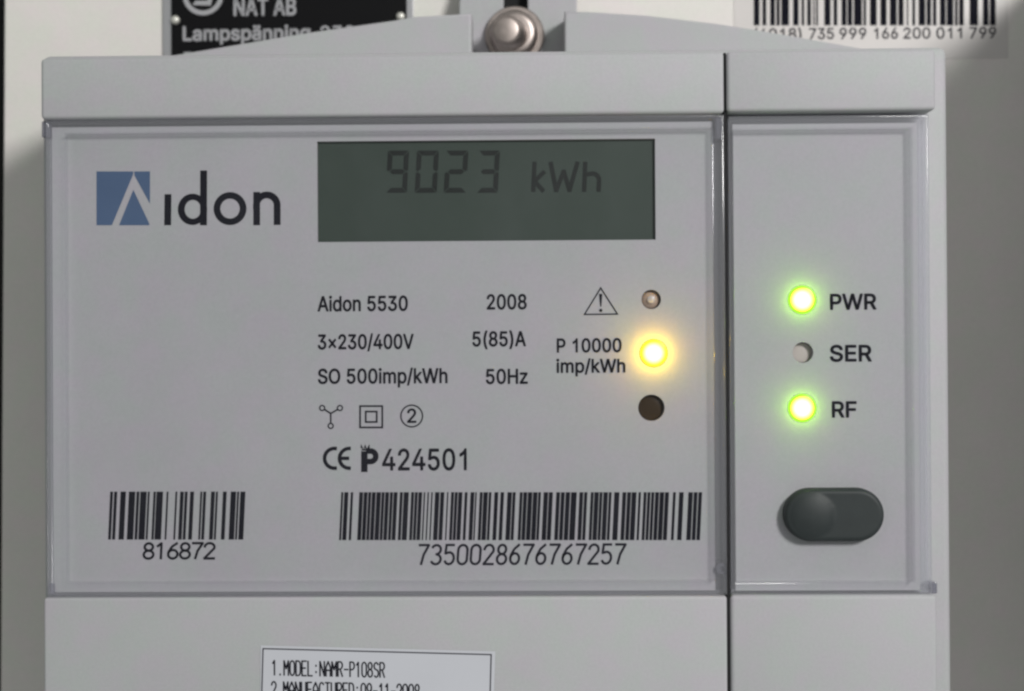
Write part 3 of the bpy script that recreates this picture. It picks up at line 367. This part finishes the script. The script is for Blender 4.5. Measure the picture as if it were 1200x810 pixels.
def arc(cx, cy, rx, ry, a0, a1, n=8):
    return [(cx + rx * math.cos(math.radians(a0 + (a1 - a0) * i / n)), cy + ry * math.sin(math.radians(a0 + (a1 - a0) * i / n))) for i in range(n + 1)]
# plotter-style strokes in a unit-high cell, 0.56 wide
K = {
 '0': [arc(.28, .74, .28, .26, 0, 180) + arc(.28, .26, .28, .26, 180, 360) + [(.56, .74)]],
 '1': [[(.08, .80), (.30, 1.0), (.30, 0.0)]],
 '2': [[(0, .76)] + arc(.28, .74, .28, .26, 165, -20) + [(.0, .0), (.58, 0.0)]],
 '3': [[(.02, .88)] + arc(.26, .76, .27, .24, 130, -85) + arc(.26, .26, .30, .26, 85, -150)],
 '4': [[(.44, 0), (.44, 1), (0, .3), (.58, .3)]],
 '5': [[(.52, 1), (.06, 1), (.03, .56), (.26, .62)] + arc(.27, .31, .29, .31, 80, -150)],
 '6': [[(.50, 1.0), (.22, .78), (.04, .46)] + arc(.28, .28, .27, .28, 160, 20 + 500 - 360 - 0 - 0, 12)[:0] + arc(.28, .28, .27, .28, 170, 530, 14)],
 '7': [[(0, 1), (.58, 1), (.30, .5), (.18, 0)]],
 '8': [arc(.28, .76, .24, .24, -90, 270, 14), arc(.28, .26, .28, .26, 90, 450, 14)],
 '9': [arc(.28, .72, .27, .28, -10, 350, 14) + [(.52, .54), (.34, .22), (.08, 0)]],
 'M': [[(0, 0), (0, 1), (.28, .45), (.56, 1), (.56, 0)]],
 'O': [arc(.28, .72, .28, .28, 0, 180) + arc(.28, .28, .28, .28, 180, 360) + [(.56, .72)]],
 'D': [[(0, 0), (0, 1), (.30, 1)] + arc(.28, .70, .28, .30, 60, 0, 4) + arc(.28, .30, .28, .30, 0, -60, 4) + [(.3, 0), (0, 0)]],
 'E': [[(.54, 1), (0, 1), (0, 0), (.54, 0)], [(0, .52), (.44, .52)]],
 'F': [[(.54, 1), (0, 1), (0, 0)], [(0, .52), (.44, .52)]],
 'L': [[(0, 1), (0, 0), (.54, 0)]],
 'N': [[(0, 0), (0, 1), (.56, 0), (.56, 1)]],
 'A': [[(0, 0), (0, .62), (.28, 1), (.56, .62), (.56, 0)], [(0, .40), (.56, .40)]],
 'R': [[(0, 0), (0, 1), (.34, 1)] + arc(.30, .76, .26, .24, 60, -60, 5) + [(.3, .5), (0, .5)], [(.28, .5), (.56, 0)]],
 'P': [[(0, 0), (0, 1), (.34, 1)] + arc(.30, .75, .26, .25, 60, -60, 5) + [(.3, .48), (0, .48)]],
 'S': [[(.54, .86)] + arc(.28, .76, .26, .24, 40, 265, 8) + arc(.28, .26, .28, .26, 85, -140, 8)],
 'U': [[(0, 1), (0, .26)] + arc(.28, .26, .28, .26, 180, 360, 8) + [(.56, 1)]],
 'C': [arc(.30, .72, .28, .28, 30, 180, 6) + arc(.30, .28, .28, .28, 180, 330, 6)],
 'T': [[(0, 1), (.56, 1)], [(.28, .96), (.28, 0)]],
 ':': [[(.26, .22), (.26, .30)], [(.26, .66), (.26, .74)]],
 '.': [[(.26, 0), (.26, .08)]],
 '-': [[(.04, .48), (.52, .48)]],
 'k': [[(0, 0), (0, 1)], [(.5, .66), (.04, .34), (.5, 0)]],
 'W': [[(0, 1), (.14, 0), (.28, .7), (.42, 0), (.56, 1)]],
 'h': [[(0, 0), (0, 1)], [(.03, .58)] + arc(.28, .36, .26, .26, 110, 0, 6) + [(.54, 0)]],
}
def strokes(s, ox, oy, adv, cw, h, wd, skew=0.0, slope=0.0):
    q = []
    for i, c in enumerate(s):
        if c == ' ': continue
        for pl in K[c]:
            pts = [(ox + i * adv + a / .56 * cw + b * h * skew, oy + b * h + slope * (i * adv + a / .56 * cw)) for a, b in pl]
            run = [pts[0]]
            for k in range(1, len(pts)):               # sharp corners are butted, not mitred
                run.append(pts[k])
                if k < len(pts) - 1:
                    d1 = (Vector(pts[k]) - Vector(pts[k - 1])).normalized(); d2 = (Vector(pts[k + 1]) - Vector(pts[k])).normalized()
                    if d1.dot(d2) < 0.1: q += ribbon(run, wd); run = [pts[k]]
            q += ribbon(run, wd)
    return q
def stroke_text(name, s, x0, x1, base, h, d, m, parent, wd, fill=0.66, skew=0.0, base1=None):
    u0, v0 = P(x0, base, d); u1, v1 = P(x1, base if base1 is None else base1, d); n = len(s)
    adv = (u1 - u0) / (n - 1 + fill); k = (F - d) / F
    sl = (v1 - v0) / (u1 - u0) if base1 is not None else 0.0
    if base1 is None: v0 = (v0 + v1) / 2
    return obj(name, sheet(strokes(s, u0, v0, adv, adv * fill, h * k, wd * k, skew, sl), d + 0.25), m, parent)
def bars(name, spans, x0b, y0, y1, shift, d, m, parent):
    """spans: (left, right) of every bar at its top edge; shift: how far the foot leans"""
    polys = []
    for a, b in spans:
        A = P(a, y0, d); B = P(b, y0, d); Cc = P(b + shift, y1, d); D = P(a + shift, y1, d)
        polys.append((D, Cc, B, A))
    return obj(name, sheet(polys, d + 0.25), m, parent)

# ================================================================== SETTING
u0, v0 = P(6.5, 405, -330); u1, v1 = P(1500, -300, -330)
wl = P(5, 0, -330)[0], P(0.5, 810, -330)[0]
vt, vb = P(600, -520, -330)[1], P(600, 1250, -330)[1]
def wall_mesh():
    top, bot = P(5, 0, -330), P(0.5, 810, -330)
    k = (top[0] - bot[0]) / (top[1] - bot[1]); ut = bot[0] + k * (vt - bot[1]); ub = bot[0] + k * (vb - bot[1])
    return curve_mesh([[(ub, vb), (u1, vb), (u1, vt), (ut, vt)]], -420, -330, bev=3)
obj('back_wall', wall_mesh(), M['wall'], kind='structure')
obj('dark_recess', box(-1700, vb, u1, vt, -640, -600), M['dark'], kind='structure')

# unseen case added right of the picture, sized to throw its shadow across the wall
obj('unseen_shading_case', pbox(1400, -165, 1950, 1080, -329, 95, bev=9, seg=4), M['case'], kind='structure')

# ================================================================== ELECTRICITY METER
YB = 1060                                     # lower end of the meter, below the picture
ub_, vb_ = P(580, YB, -330)
meter = thing('electricity_meter', 'grey plastic electricity meter with display, lit indicator lamps and barcodes, screwed to the wall', 'electricity meter', (ub_, vb_, -329))
# --- back case: everything else sits on its front
case = obj('back_case', pbox(50.5, 59.5, 1113.8, YB, -316, -42, bev=9, seg=4), M['case'], meter)

# --- hanging bracket behind the top edge, with the pocket for the screw
def poly(pts, d): return [P(x, y, d) for x, y in pts]
DB = -225
bl = poly([(552.5, 120), (552.5, 15.5), (484, 19.5), (463, 23.5), (364, 37.5), (206, 64), (120, 78), (120, 120)], DB)
br = poly([(661.5, 120), (1075, 120), (1075, 69), (982, 51.5), (931, 42.5), (885, 34.5), (840, 27.5), (760, 18), (690, 13.5), (661.5, 13)], DB)
obj('bracket_shoulder', curve_mesh([bl], -312, DB, bev=3.5), M['shell'], meter)
obj('bracket_shoulder', curve_mesh([br], -312, DB, bev=3.5), M['shell'], meter)
DP = -285
tongue = poly([(538, 130), (538, 2)] + [(538 + 20 * i / 5, 2 - 46 * math.sin(i / 5 * math.pi / 2)) for i in range(1, 6)] + [(655, -44)] + [(676 - 20 * i / 5, -44 + 46 * (1 - math.cos(i / 5 * math.pi / 2))) for i in range(4, -1, -1)] + [(676, 130)], DP)
slot = poly([(590, -30), (618.5, -30), (618.5, 30), (590, 30)], DP)
ton = obj('bracket_tongue', curve_mesh([tongue, slot], -312, DP, bev=2), M['shell'], meter)
obj('slot_shade_backing', box(*P(584, 40, -300), *P(625, -36, -300), -318, -308), M['dark'], meter)  # black colour stands in for the shade deep inside the slot

# --- top covers
obj('top_cover', pbox(47.5, 64.5, 848.5, 136.0, -41, 4, bev=4.5, seg=4), M['shell'], meter)
obj('top_cover', pbox(851.8, 58.5, 1096.5, 129.8, -41, 4, bev=4.5, seg=4), M['shell'], meter)
obj('seam_shade_strip', pbox(851.3, 62, 854.1, YB, -41, -3), M['dark'], meter)  # black strip paints in the shade of the deep gap between the modules
# --- lower (terminal) covers
tc1 = obj('terminal_cover', pbox(51.5, 700.0, 853.2, YB - 8, -41, 2, bev=3.5, seg=4), M['shell'], meter)
tc2 = obj('terminal_cover', pbox(857.2, 697.6, 1099.5, YB - 8, -41, 2, bev=5, seg=4), M['shell'], meter)

# --- left face plate with cut-outs
DF = -14
LEDS_L = {'warn': (763.2, 351, 11.5), 'pulse': (766, 414, 16.3), 'port': (763.4, 478, 15.6)}
outer = rect(62, 146, 836.5, 693, DF)
lcd_r = rect(371.8, 164.2, 768, 282.4, DF)
def rp(r): return [(r[0], r[1]), (r[2], r[1]), (r[2], r[3]), (r[0], r[3])]
holes = [circle_pts(*P(x, y, DF), r) for x, y, r in LEDS_L.values()]
face = obj('face_plate', curve_mesh([rp(outer), rp(lcd_r)] + holes, -41, DF), M['face'], meter)
# --- display
DL = -19
u0, v0_, u1_, v1_ = lcd_r
disp = obj('display', box(u0 + 0.3, v0_ + 0.3, u1_ - 0.3, v1_ - 0.3, -40.5, DL), M['lcd'], meter)
SEGS = {'9': 'abcdfg', '0': 'abcdef', '2': 'abged', '3': 'abgcd'}
def seven(c, x0, x1, y0, y1):
    a, bt = P(x0, y1, DL), P(x1, y0, DL); W_, H_ = bt[0] - a[0], bt[1] - a[1]; t = 5.8; g = 0.7; h = H_ / 2; sk = 0.06
    base = {
     'd': [(g, 0), (W_ - g, 0), (W_ - t, t), (t, t)], 'a': [(g, H_), (W_ - g, H_), (W_ - t, H_ - t), (t, H_ - t)],
     'g': [(t * .5 + g, h), (t + g, h + t / 2), (W_ - t - g, h + t / 2), (W_ - t * .5 - g, h), (W_ - t - g, h - t / 2), (t + g, h - t / 2)],
     'e': [(0, g), (t, t + g), (t, h - t * .55), (t * .4, h - g * .4), (0, h - t * .3)], 'f': [(0, H_ - g), (t, H_ - t - g), (t, h + t * .55), (t * .4, h + g * .4), (0, h + t * .3)],
     'c': [(W_, g), (W_ - t, t + g), (W_ - t, h - t * .55), (W_ - t * .4, h - g * .4), (W_, h - t * .3)], 'b': [(W_, H_ - g), (W_ - t, H_ - t - g), (W_ - t, h + t * .55), (W_ - t * .4, h + g * .4), (W_, h + t * .3)]}
    return [[(a[0] + x + y * sk - 2, a[1] + y) for x, y in base[s]] for s in SEGS[c]]
for c, x0, x1 in (('9', 454, 478.5), ('0', 488, 513.5), ('2', 522, 548), ('3', 560.5, 585)):
    obj('display_digit', sheet(seven(c, x0, x1, 176.5, 226), DL + 0.3), M['seg'], disp)
for c, x0, x1 in (('k', 625, 637.5), ('W', 644, 675), ('h', 684.5, 702)):
    a = P(x0, 223.5, DL); b = P(x1, 191, DL)
    obj('display_letter', sheet(strokes(c, a[0], a[1], 0, b[0] - a[0], b[1] - a[1], 5.2, 0.05), DL + 0.3), M['seg'], disp)

# --- printed matter on the left face
T = lambda s, x0, x1, b, cap, bold=0.58, **k: text('lettering', s, x0, x1, b, cap, DF, M['ink'], face, bold, **k)
T('Aidon 5530', 372.6, 477.5, 364.3, 17.0)
T('2008', 571, 616.8, 362.3, 17.0)
T('3×230/400V', 373, 484.5, 408.9, 16.8)
T('5(85)A', 554.2, 616, 405.6, 16.8)
T('SO 500imp/kWh', 373.2, 524, 449.1, 16.8)
T('50Hz', 570, 618, 449.6, 16.8)
T('P 10000', 653, 728, 412.6, 15.6)
T('imp/kWh', 652.6, 732.4, 436.4, 15.2)
T('424501', 448.5, 546.5, 550.8, 24.5, 0.6)
D0 = DF + 0.25
def ring(cx, cy, r, wd, n=36): return ribbon(circle_pts(*P(cx, cy, DF), r, n), wd, True)
# three-phase fork
q = ring(377.6, 478.2, 3.0, 1.6, 16) + ring(398.4, 478.2, 3.0, 1.6, 16) + ring(387.6, 499.2, 3.0, 1.6, 16)
for a, b in (((380.2, 479.9), (387.0, 484.2)), ((395.8, 479.9), (388.4, 484.2)), ((387.6, 484.9), (387.6, 496.0))):
    q += ribbon([P(*a, DF), P(*b, DF)], 1.9)
obj('symbol', sheet(q, D0), M['ink'], face)
q = ribbon([P(*p, DF) for p in ((422, 476), (448, 476), (448, 501), (422, 501))], 2.1, True) + ribbon([P(*p, DF) for p in ((428.6, 482.4), (441.5, 482.4), (441.5, 494.6), (428.6, 494.6))], 2.1, True)
obj('symbol', sheet(q, D0), M['ink'], face)
obj('symbol', sheet(ring(482.5, 487.6, 12.8, 1.7), D0), M['ink'], face)
T('2', 477.6, 487.6, 495.3, 16.0, 0.45)
# CE mark
def arcp(cx, cy, r, a0, a1, n=16): return [P(cx + r * math.cos(math.radians(a)), cy - r * math.sin(math.radians(a)), DF) for a in [a0 + (a1 - a0) * i / n for i in range(n + 1)]]
q = ribbon(arcp(392, 537.2, 11.6, 82, 278), 4.3) + ribbon(arcp(409.5, 537.2, 11.6, 88, 272), 4.3) + ribbon([P(400.3, 537.2, DF), P(408, 537.2, DF)], 4.2)
obj('symbol', sheet(q, D0), M['ink'], face)
# verification mark: heavy P with a small crown
q = ribbon([P(427, 551, DF), P(427, 531.2, DF)], 7.6) + ribbon([P(430.8, 528.6, DF)] + arcp(434.2, 534.8, 6.2, 80, -85) + [P(430.8, 541, DF)], 6.6)
q += [[P(423.5, 528, DF), P(424.2, 526, DF), P(431.5, 526, DF), P(430.6, 528, DF)]]
for cx in (424.2, 428, 431.8): q += [[P(cx - 1.6, 525.4, DF), P(cx + 1.6, 525.4, DF), P(cx + 0.9 * (cx - 428) / 3, 520.4, DF)]]
obj('symbol', sheet(q, D0), M['ink'], face)
# warning triangle
q = ribbon([P(*p, DF) for p in ((703.9, 337.6), (684.9, 368.6), (723.6, 368.2))], 1.7, True)
q += [[P(701.9, 344.5, DF), P(705.9, 344.5, DF), P(704.7, 359.5, DF), P(703.3, 359.5, DF)]]
obj('symbol', sheet(q + [circle_pts(*P(704, 363.9, DF), 2.0, 12)], D0), M['ink'], face)
# maker's emblem: blue square crossed by a pale peak
ox, oy = 113, 201
def LP(x, y): return P(90 + x / 4.615, 180 + y / 4.615, DF)
obj('emblem', sheet([[LP(107, 97), LP(307, 97), LP(303, 118), LP(190, 388), LP(107, 388)],
                     [LP(311, 97), LP(396, 97), LP(396, 272), LP(312, 118)],
                     [LP(229, 388), LP(306, 196), LP(393, 380), LP(392, 388)]], D0), M['blue'], face)
W8 = 8.0
def LR(pts, wd=W8): return ribbon([LP(*p) for p in pts], wd)
def lring(cx, cy, r, a0, a1, n=28): return [(cx + r * math.cos(math.radians(a)), cy - r * math.sin(math.radians(a))) for a in [a0 + (a1 - a0) * i / n for i in range(n + 1)]]
def logo(q, dz=0.0): return obj('logo_letter', sheet(q, D0), M['ink'], face)
logo([[LP(475, 220), LP(512, 220), LP(510, 388), LP(473, 388)]])
bowl = circle_pts(*LP(626, 302), 17.5, 40, 18.6); inner = circle_pts(*LP(628, 302), 9.8, 36, 11.2)
def ringmesh(o_, i_):
    return curve_mesh([o_, i_], D0, D0)
obj('logo_letter', ringmesh([*bowl], [*inner]), M['ink'], face)
logo([[LP(668, 92), LP(705, 92), LP(704, 388), LP(667, 388)]]).location.y -= 0.1 * S
obj('logo_letter', ringmesh(circle_pts(*LP(829, 298), 19.6, 44, 19.6), circle_pts(*LP(829, 298), 11.6, 40, 11.8)), M['ink'], face)
logo(LR([(973, 377), (973, 219)], 8.0))
logo(LR([(972, 290)] + lring(1028, 280, 56, 176, 4, 18) + [(1084, 375)], 8.0)).location.y -= 0.1 * S

# barcodes
Z = lambda lst, s, o: [(o + a / s, o + b / s) for a, b in lst]
b1 = [(62, 84), (93, 117), (143, 185), (208, 258), (268, 290), (298, 347), (356, 371), (400, 418), (424, 475), (503, 517), (572, 586), (609, 637), (645, 667), (687, 717), (766, 781), (789, 812), (850, 880), (888, 904), (943, 972), (1004, 1046), (1054, 1069), (1079, 1118)]
bars('barcode', Z(b1, 6.667, 0) and [(120 + a / 6.667, 120 + b / 6.667) for a, b in b1], 0, 576.2, 632.4, -2.6, DF, M['ink'], face)
stroke_text('lettering', '816872', 168.2, 250.8, 654.6, 18.0, DF, M['ink'], face, 2.9, fill=0.80, skew=0.05)
solid = [(50, 56), (59, 71), (78, 85), (103, 215), (222, 248), (255, 287), (292, 296), (303, 307), (314, 318), (325, 352), (360, 364), (372, 405), (412, 420), (429, 447), (456, 490), (499, 510), (517, 527), (537, 561), (573, 635), (643, 670), (680, 740), (748, 771), (781, 842), (850, 865), (874, 915), (921, 928), (936, 1010), (1022, 1030), (1040, 1053), (1067, 1107)]
b2 = []
for a, b in solid:
    x = a
    while b - x > 17:
        wdt = random.choice((8.5, 11, 13)); b2.append((x, x + wdt)); x += wdt + random.choice((2.2, 2.8))
    b2.append((x, b))
bars('barcode', [(380 + a / 2.5, 380 + b / 2.5) for a, b in b2], 0, 576.9, 633.0, -2.6, DF, M['ink'], face)
stroke_text('lettering', '7350028676767257', 490, 731, 661.0, 22.5, DF, M['ink_soft'], face, 2.9, fill=0.70, skew=0.08)

# --- indicator lamps and optical port on the left face
def dome(name, x, y, r, m, d0, h, parent=meter, flat=0.0):
    u, v = P(x, y, DF)
    prof = [(r, -41), (r, d0)] + [(r * math.cos(math.radians(a)), d0 + h * math.sin(math.radians(a))) for a in (15, 30, 45, 60, 75)] + [(0, d0 + h)]
    return obj(name, lathe(u, v, prof, 32), m, parent)
o = dome('indicator_lamp', 763.2, 351, 11.2, M['lens'], -25, 8); o['label'] = 'small unlit clear indicator lamp beside the warning triangle'
u, v = P(763.2, 351, DF)
obj('lamp_core', lathe(u, v, [(4.5, -22), (4.5, -15.5), (2.2, -14.4), (0, -14.2)], 20), M['ser'], o)
def lit_lamp(x, y, r_lens, m, label, col, power):
    o = dome('indicator_lamp', x, y, r_lens, m, -13.85, 1.9); o['label'] = label
    l = bpy.data.lights.new('indicator_glow', 'POINT'); l.energy = power; l.color = col; l.shadow_soft_size = 0.8 * S
    q = bpy.data.objects.new('indicator_glow', l); C.objects.link(q); q.parent = o      # the diode's own light on the plate round it
    u, v = P(x, y, DF); q.location = V3(u, v, -5.3) - WORLD[o.name]
lit_lamp(766, 414, 16.8, M['amber'], 'indicator lamp glowing amber', (1.0, 0.64, 0.01), 0.0040)
o = dome('optical_port', 763.4, 478, 15.2, M['port'], -22, 2.5); o['label'] = 'round dark optical port'

# --- clear cover over the left face
def cover(x0, y0, x1, y1, inl, int_, inr, inb, name='clear_cover', cut=()):
    r_out = rect(x0, y0, x1, y1, 0); r_in = rect(x0 + inl, y0 + int_, x1 - inr, y1 - inb, 0)
    s = obj(name, curve_mesh([rp((r_in[0] - 1, r_in[1] - 1, r_in[2] + 1, r_in[3] + 1)), *cut], -4.0, -2.2), M['clear'], meter)
    def fr(a, b, c, e): return (a, b, c, e)
    rim = obj('cover_rim', curve_mesh([rp(r_out), rp(r_in)], -16, 0.0, bev=2.2), M['clear_rim'], s)
    mid = (r_in[0] - 9, r_in[1] - 6, r_in[2] + (9 if inr > 12 else 3), r_in[3] + 6)
    sk = obj('cover_skirt', curve_mesh([rp(r_out), rp((r_out[0] + 3, r_out[1] + 3, r_out[2] - 3, r_out[3] - 3))], -40, -16.5), M['clear_rim'], s)
    return s
cv1 = cover(54.0, 137.5, 850.6, 698.6, 22.5, 15.5, 13.5, 16)
# --- right module face, its lamps, button and clear cover
DF2 = -14
LEDS_R = {'p': (940, 351.5, 16.4), 's': (941, 413.2, 12.2), 'r': (940, 478.3, 16.4)}
mf = obj('module_plate', curve_mesh([rp(rect(860, 145, 1076, 692, DF2))] + [circle_pts(*P(x, y, DF2), r) for x, y, r in LEDS_R.values()], -41, DF2), M['face'], meter)
lit_lamp(940, 351.5, 17.0, M['green'], 'upper indicator lamp glowing green', (0.42, 1.0, 0.01), 0.0014)
o = dome('indicator_lamp', 941, 413.2, 11.8, M['ser'], -24, 2); o['label'] = 'unlit recessed indicator lamp'
lit_lamp(940, 478.3, 17.0, M['green'], 'lower indicator lamp glowing green', (0.42, 1.0, 0.01), 0.0014)
TR = lambda s, x0, x1, b, cap: text('lettering', s, x0, x1, b, cap, DF2, M['ink'], mf, 0.8)
TR('PWR', 973.3, 1026.5, 362.4, 17.4); TR('SER', 973.2, 1021, 423.2, 18.2); TR('RF', 975.5, 1003.2, 488.8, 17.8)
# push button: long rounded cap with a raised round spot at its left end
BTN = rect(920, 573, 1037.5, 635.5, 4)
def oval(u0, v0, u1, v1, ins, na=24, ns=16):
    r = (v1 - v0) / 2; cx0, cx1, cy = u0 + r, u1 - r, (v0 + v1) / 2; rr = max(r - ins, 0.0)
    arcs = lambda c, a0: [(c + rr * math.cos(math.radians(a0 + 180 * i / na)), cy + rr * math.sin(math.radians(a0 + 180 * i / na))) for i in range(na + 1)]
    return arcs(cx1, -90) + [(cx1 + (cx0 - cx1) * i / ns, cy + rr) for i in range(1, ns)] + arcs(cx0, 90) + [(cx0 + (cx1 - cx0) * i / ns, cy - rr) for i in range(1, ns)]
def button():
    u0, v0, u1, v1 = BTN; r = (v1 - v0) / 2; cx, cy = u0 + r + 1, (v0 + v1) / 2
    bm = bmesh.new(); rings = []
    def h(x, y, base):
        dd = math.hypot(x - cx, y - cy) / (r * 0.84)
        return base + (5.0 * (1 - dd * dd) ** 0.8 if dd < 1 else 0)
    prof = [(0, -41), (0, -3), (0.8, -0.5), (2.2, 1.4), (4.2, 2.4)] + [(4.2 + 1.6 * k, 2.6) for k in range(1, int((r - 4.2) / 1.6) + 1)] + [(r, 2.6)]
    for ins, d in prof:
        rings.append([bm.verts.new((x, y, h(x, y, d) if ins > 3 else d)) for x, y in oval(u0, v0, u1, v1, ins)])
    for a, b in zip(rings, rings[1:]):
        for i in range(len(a)):
            j = (i + 1) % len(a); bm.faces.new((a[i], a[j], b[j], b[i]))
    bmesh.ops.remove_doubles(bm, verts=bm.verts[:], dist=0.02)
    return finish(bm, smooth=True, angle=60)
cv2 = cover(855.2, 135.0, 1090.5, 695.8, 6, 16, 20, 13, cut=[oval(*BTN, -3.0)])
b = obj('push_button', button(), M['button'], meter); b['label'] = 'dark oval push button with a raised round spot'

# --- small latches of the clear covers
obj('latch', pbox(48.5, 142, 57, 161, -40, -6, bev=1.5), M['latch'], meter)
obj('latch', pbox(1090.5, 683, 1098.5, 696, -40, -16, bev=1.5), M['latch'], meter)
obj('latch', pbox(57, 684, 63.5, 697, -36, -10, bev=1.5), M['latch'], meter)
u, v = P(846, 667, -8)
obj('cover_pin', lathe(u, v, [(7, -40), (7, -9), (6, -8), (3.5, -8), (3, -12), (0, -12)], 20), M['latch'], meter)
u, v = P(843, 150, -8)
obj('cover_pin', curve_mesh([rp(rect(838.5, 137, 848, 163, -6))], -40, -6, bev=1.5), M['latch'], meter)

# --- paper label on the lower cover (hangs below the picture)
DS = 2.6
lab = obj('paper_label', sheet([[P(304.5, 900, DS), P(575.5, 907, DS), P(580.5, 763.5, DS), P(305.5, 756.5, DS)]], DS), M['paper'], tc1)
sub = meter
# printed border and lines of the paper label
obj('label_border', sheet(ribbon([P(*p, DS) for p in ((308.3, 760.2), (575.6, 767.2), (572, 902), (304.5, 895))], 1.4, True), DS + 0.2), M['ink_soft'], lab)
stroke_text('lettering', '1.MODEL:NAMR-P108SR', 319, 450.5, 791.0, 17.0, DS, M['ink'], lab, 1.75, fill=0.72, base1=793.8)
stroke_text('lettering', '2.MANUFACTURED:09-11-2008', 318.5, 491.5, 815.8, 17.0, DS, M['ink'], lab, 1.75, fill=0.72, base1=819.3)

# ================================================================== SCREW
u, v = P(603, 40, -268)
scr = thing('mounting_screw', 'round steel screw and washer in the bracket slot above the meter', 'screw', (u, v, -285))
obj('washer', lathe(u, v, [(0, -284.5), (38.5, -284.5), (40.5, -282.5), (40.5, -278), (38.5, -276), (24, -276), (24, -277), (0, -277)], 48), M['metal'], scr)
obj('nut', lathe(u - 1, v, [(0, -275.8), (32, -275.8), (33, -272), (32.5, -264), (30, -259), (26, -256.5), (22, -256), (0, -256)], 48), M['metal'], scr)
obj('screw_shank', lathe(u - 2, v - 3, [(0, -255.9), (20.5, -255.9), (21, -250), (20.5, -228), (19, -222), (16.5, -219.5), (15, -219), (0, -219)], 40, tu=-0.24, tv=-0.05), M['metal'], scr)

# ================================================================== BLACK NAMEPLATE ON THE WALL
DN = -326
np_ = thing('nameplate', 'black metal rating plate with silver lettering and pale rim, half hidden behind the meter', 'nameplate', (*P(338, 110, -330), -329.7))
obj('plate_rim', curve_mesh([rp(rect(190.5, -110, 484.5, 108, DN))], -329.6, DN, bev=1), M['rim_metal'], np_)
bp_ = obj('plate', curve_mesh([rp(rect(200.5, -102, 476.5, 100, DN + 2))], DN + 0.2, DN + 2), M['black_plate'], np_)
TN = lambda s, x0, x1, b_, cap, bold=0.3, y1=None: text('lettering', s, x0, x1, b_, cap, DN + 2, M['silver_print'], bp_, bold, ybase1=y1)
TN('NAT AB', 274.5, 346.5, 17.8, 19.5, 0.9)
TN('Lampspänning', 215, 363, 47.6, 16.0, 0.9, 46.0)
TN('230 V', 376, 438, 45.8, 15.0, 0.6, 45.0)
TN('F', 216, 224, 76.5, 15.0, 0.6)
q = ribbon(circle_pts(*P(238, -6, DN + 2), 25.5 , 40), 6.5, True)
obj('emblem', sheet(q, DN + 2.3), M['silver_print'], bp_)
obj('emblem', sheet([[P(226, 6, DN + 2), P(229, 1, DN + 2), P(243, 1, DN + 2), P(247, -14, DN + 2), P(252, -14, DN + 2), P(247, 6.5, DN + 2)]], DN + 2.3), M['silver_print'], bp_)
for x, y in ((206, 24), (469.5, 20)):
    u, v = P(x, y, DN)
    obj('rivet', lathe(u, v, [(0, DN + 2.05), (6.3, DN + 2.05), (5.6, DN + 5), (3.5, DN + 7), (0, DN + 7.6)], 20), M['rivet'], np_)

# ================================================================== BARCODE STICKER ON THE WALL
DW = -329.2
st = thing('barcode_sticker', 'pale barcode sticker on the wall above the right end of the meter', 'sticker', (*P(1020, 70, -330), -329.7))
film = obj('film', box(*rect(860, -90, 1181, 69.5, DW), -329.8, DW), M['tape'], st)
b3 = [(82, 106), (118, 134), (150, 170), (176, 190), (196, 228), (245, 268), (280, 291), (303, 319), (328, 334), (340, 348), (374, 400), (412, 428), (445, 466), (470, 490), (496, 530), (536, 547), (563, 591), (606, 632), (645, 674), (680, 702), (715, 721), (738, 750), (764, 792), (797, 816), (823, 838), (852, 876), (880, 908), (914, 926), (931, 951), (975, 1010), (1030, 1054), (1059, 1083)]
bars('barcode', [(860 + a / 3.53, 860 + b / 3.53) for a, b in b3], 0, -60, 30, 0.0, DW, M['ink'], film)
for s, x0, x1 in (('(4018)', 884, 939), ('735', 948.5, 977), ('999', 984, 1015), ('166', 1024.5, 1052), ('200', 1059, 1090), ('011', 1097.5, 1127), ('799', 1136.5, 1167)):
    k = (x0 - 884) / 283
    text('lettering', s, x0, x1, 46.2 - 1.6 * k, 12.6, DW, M['ink_soft'], film, 0.35)
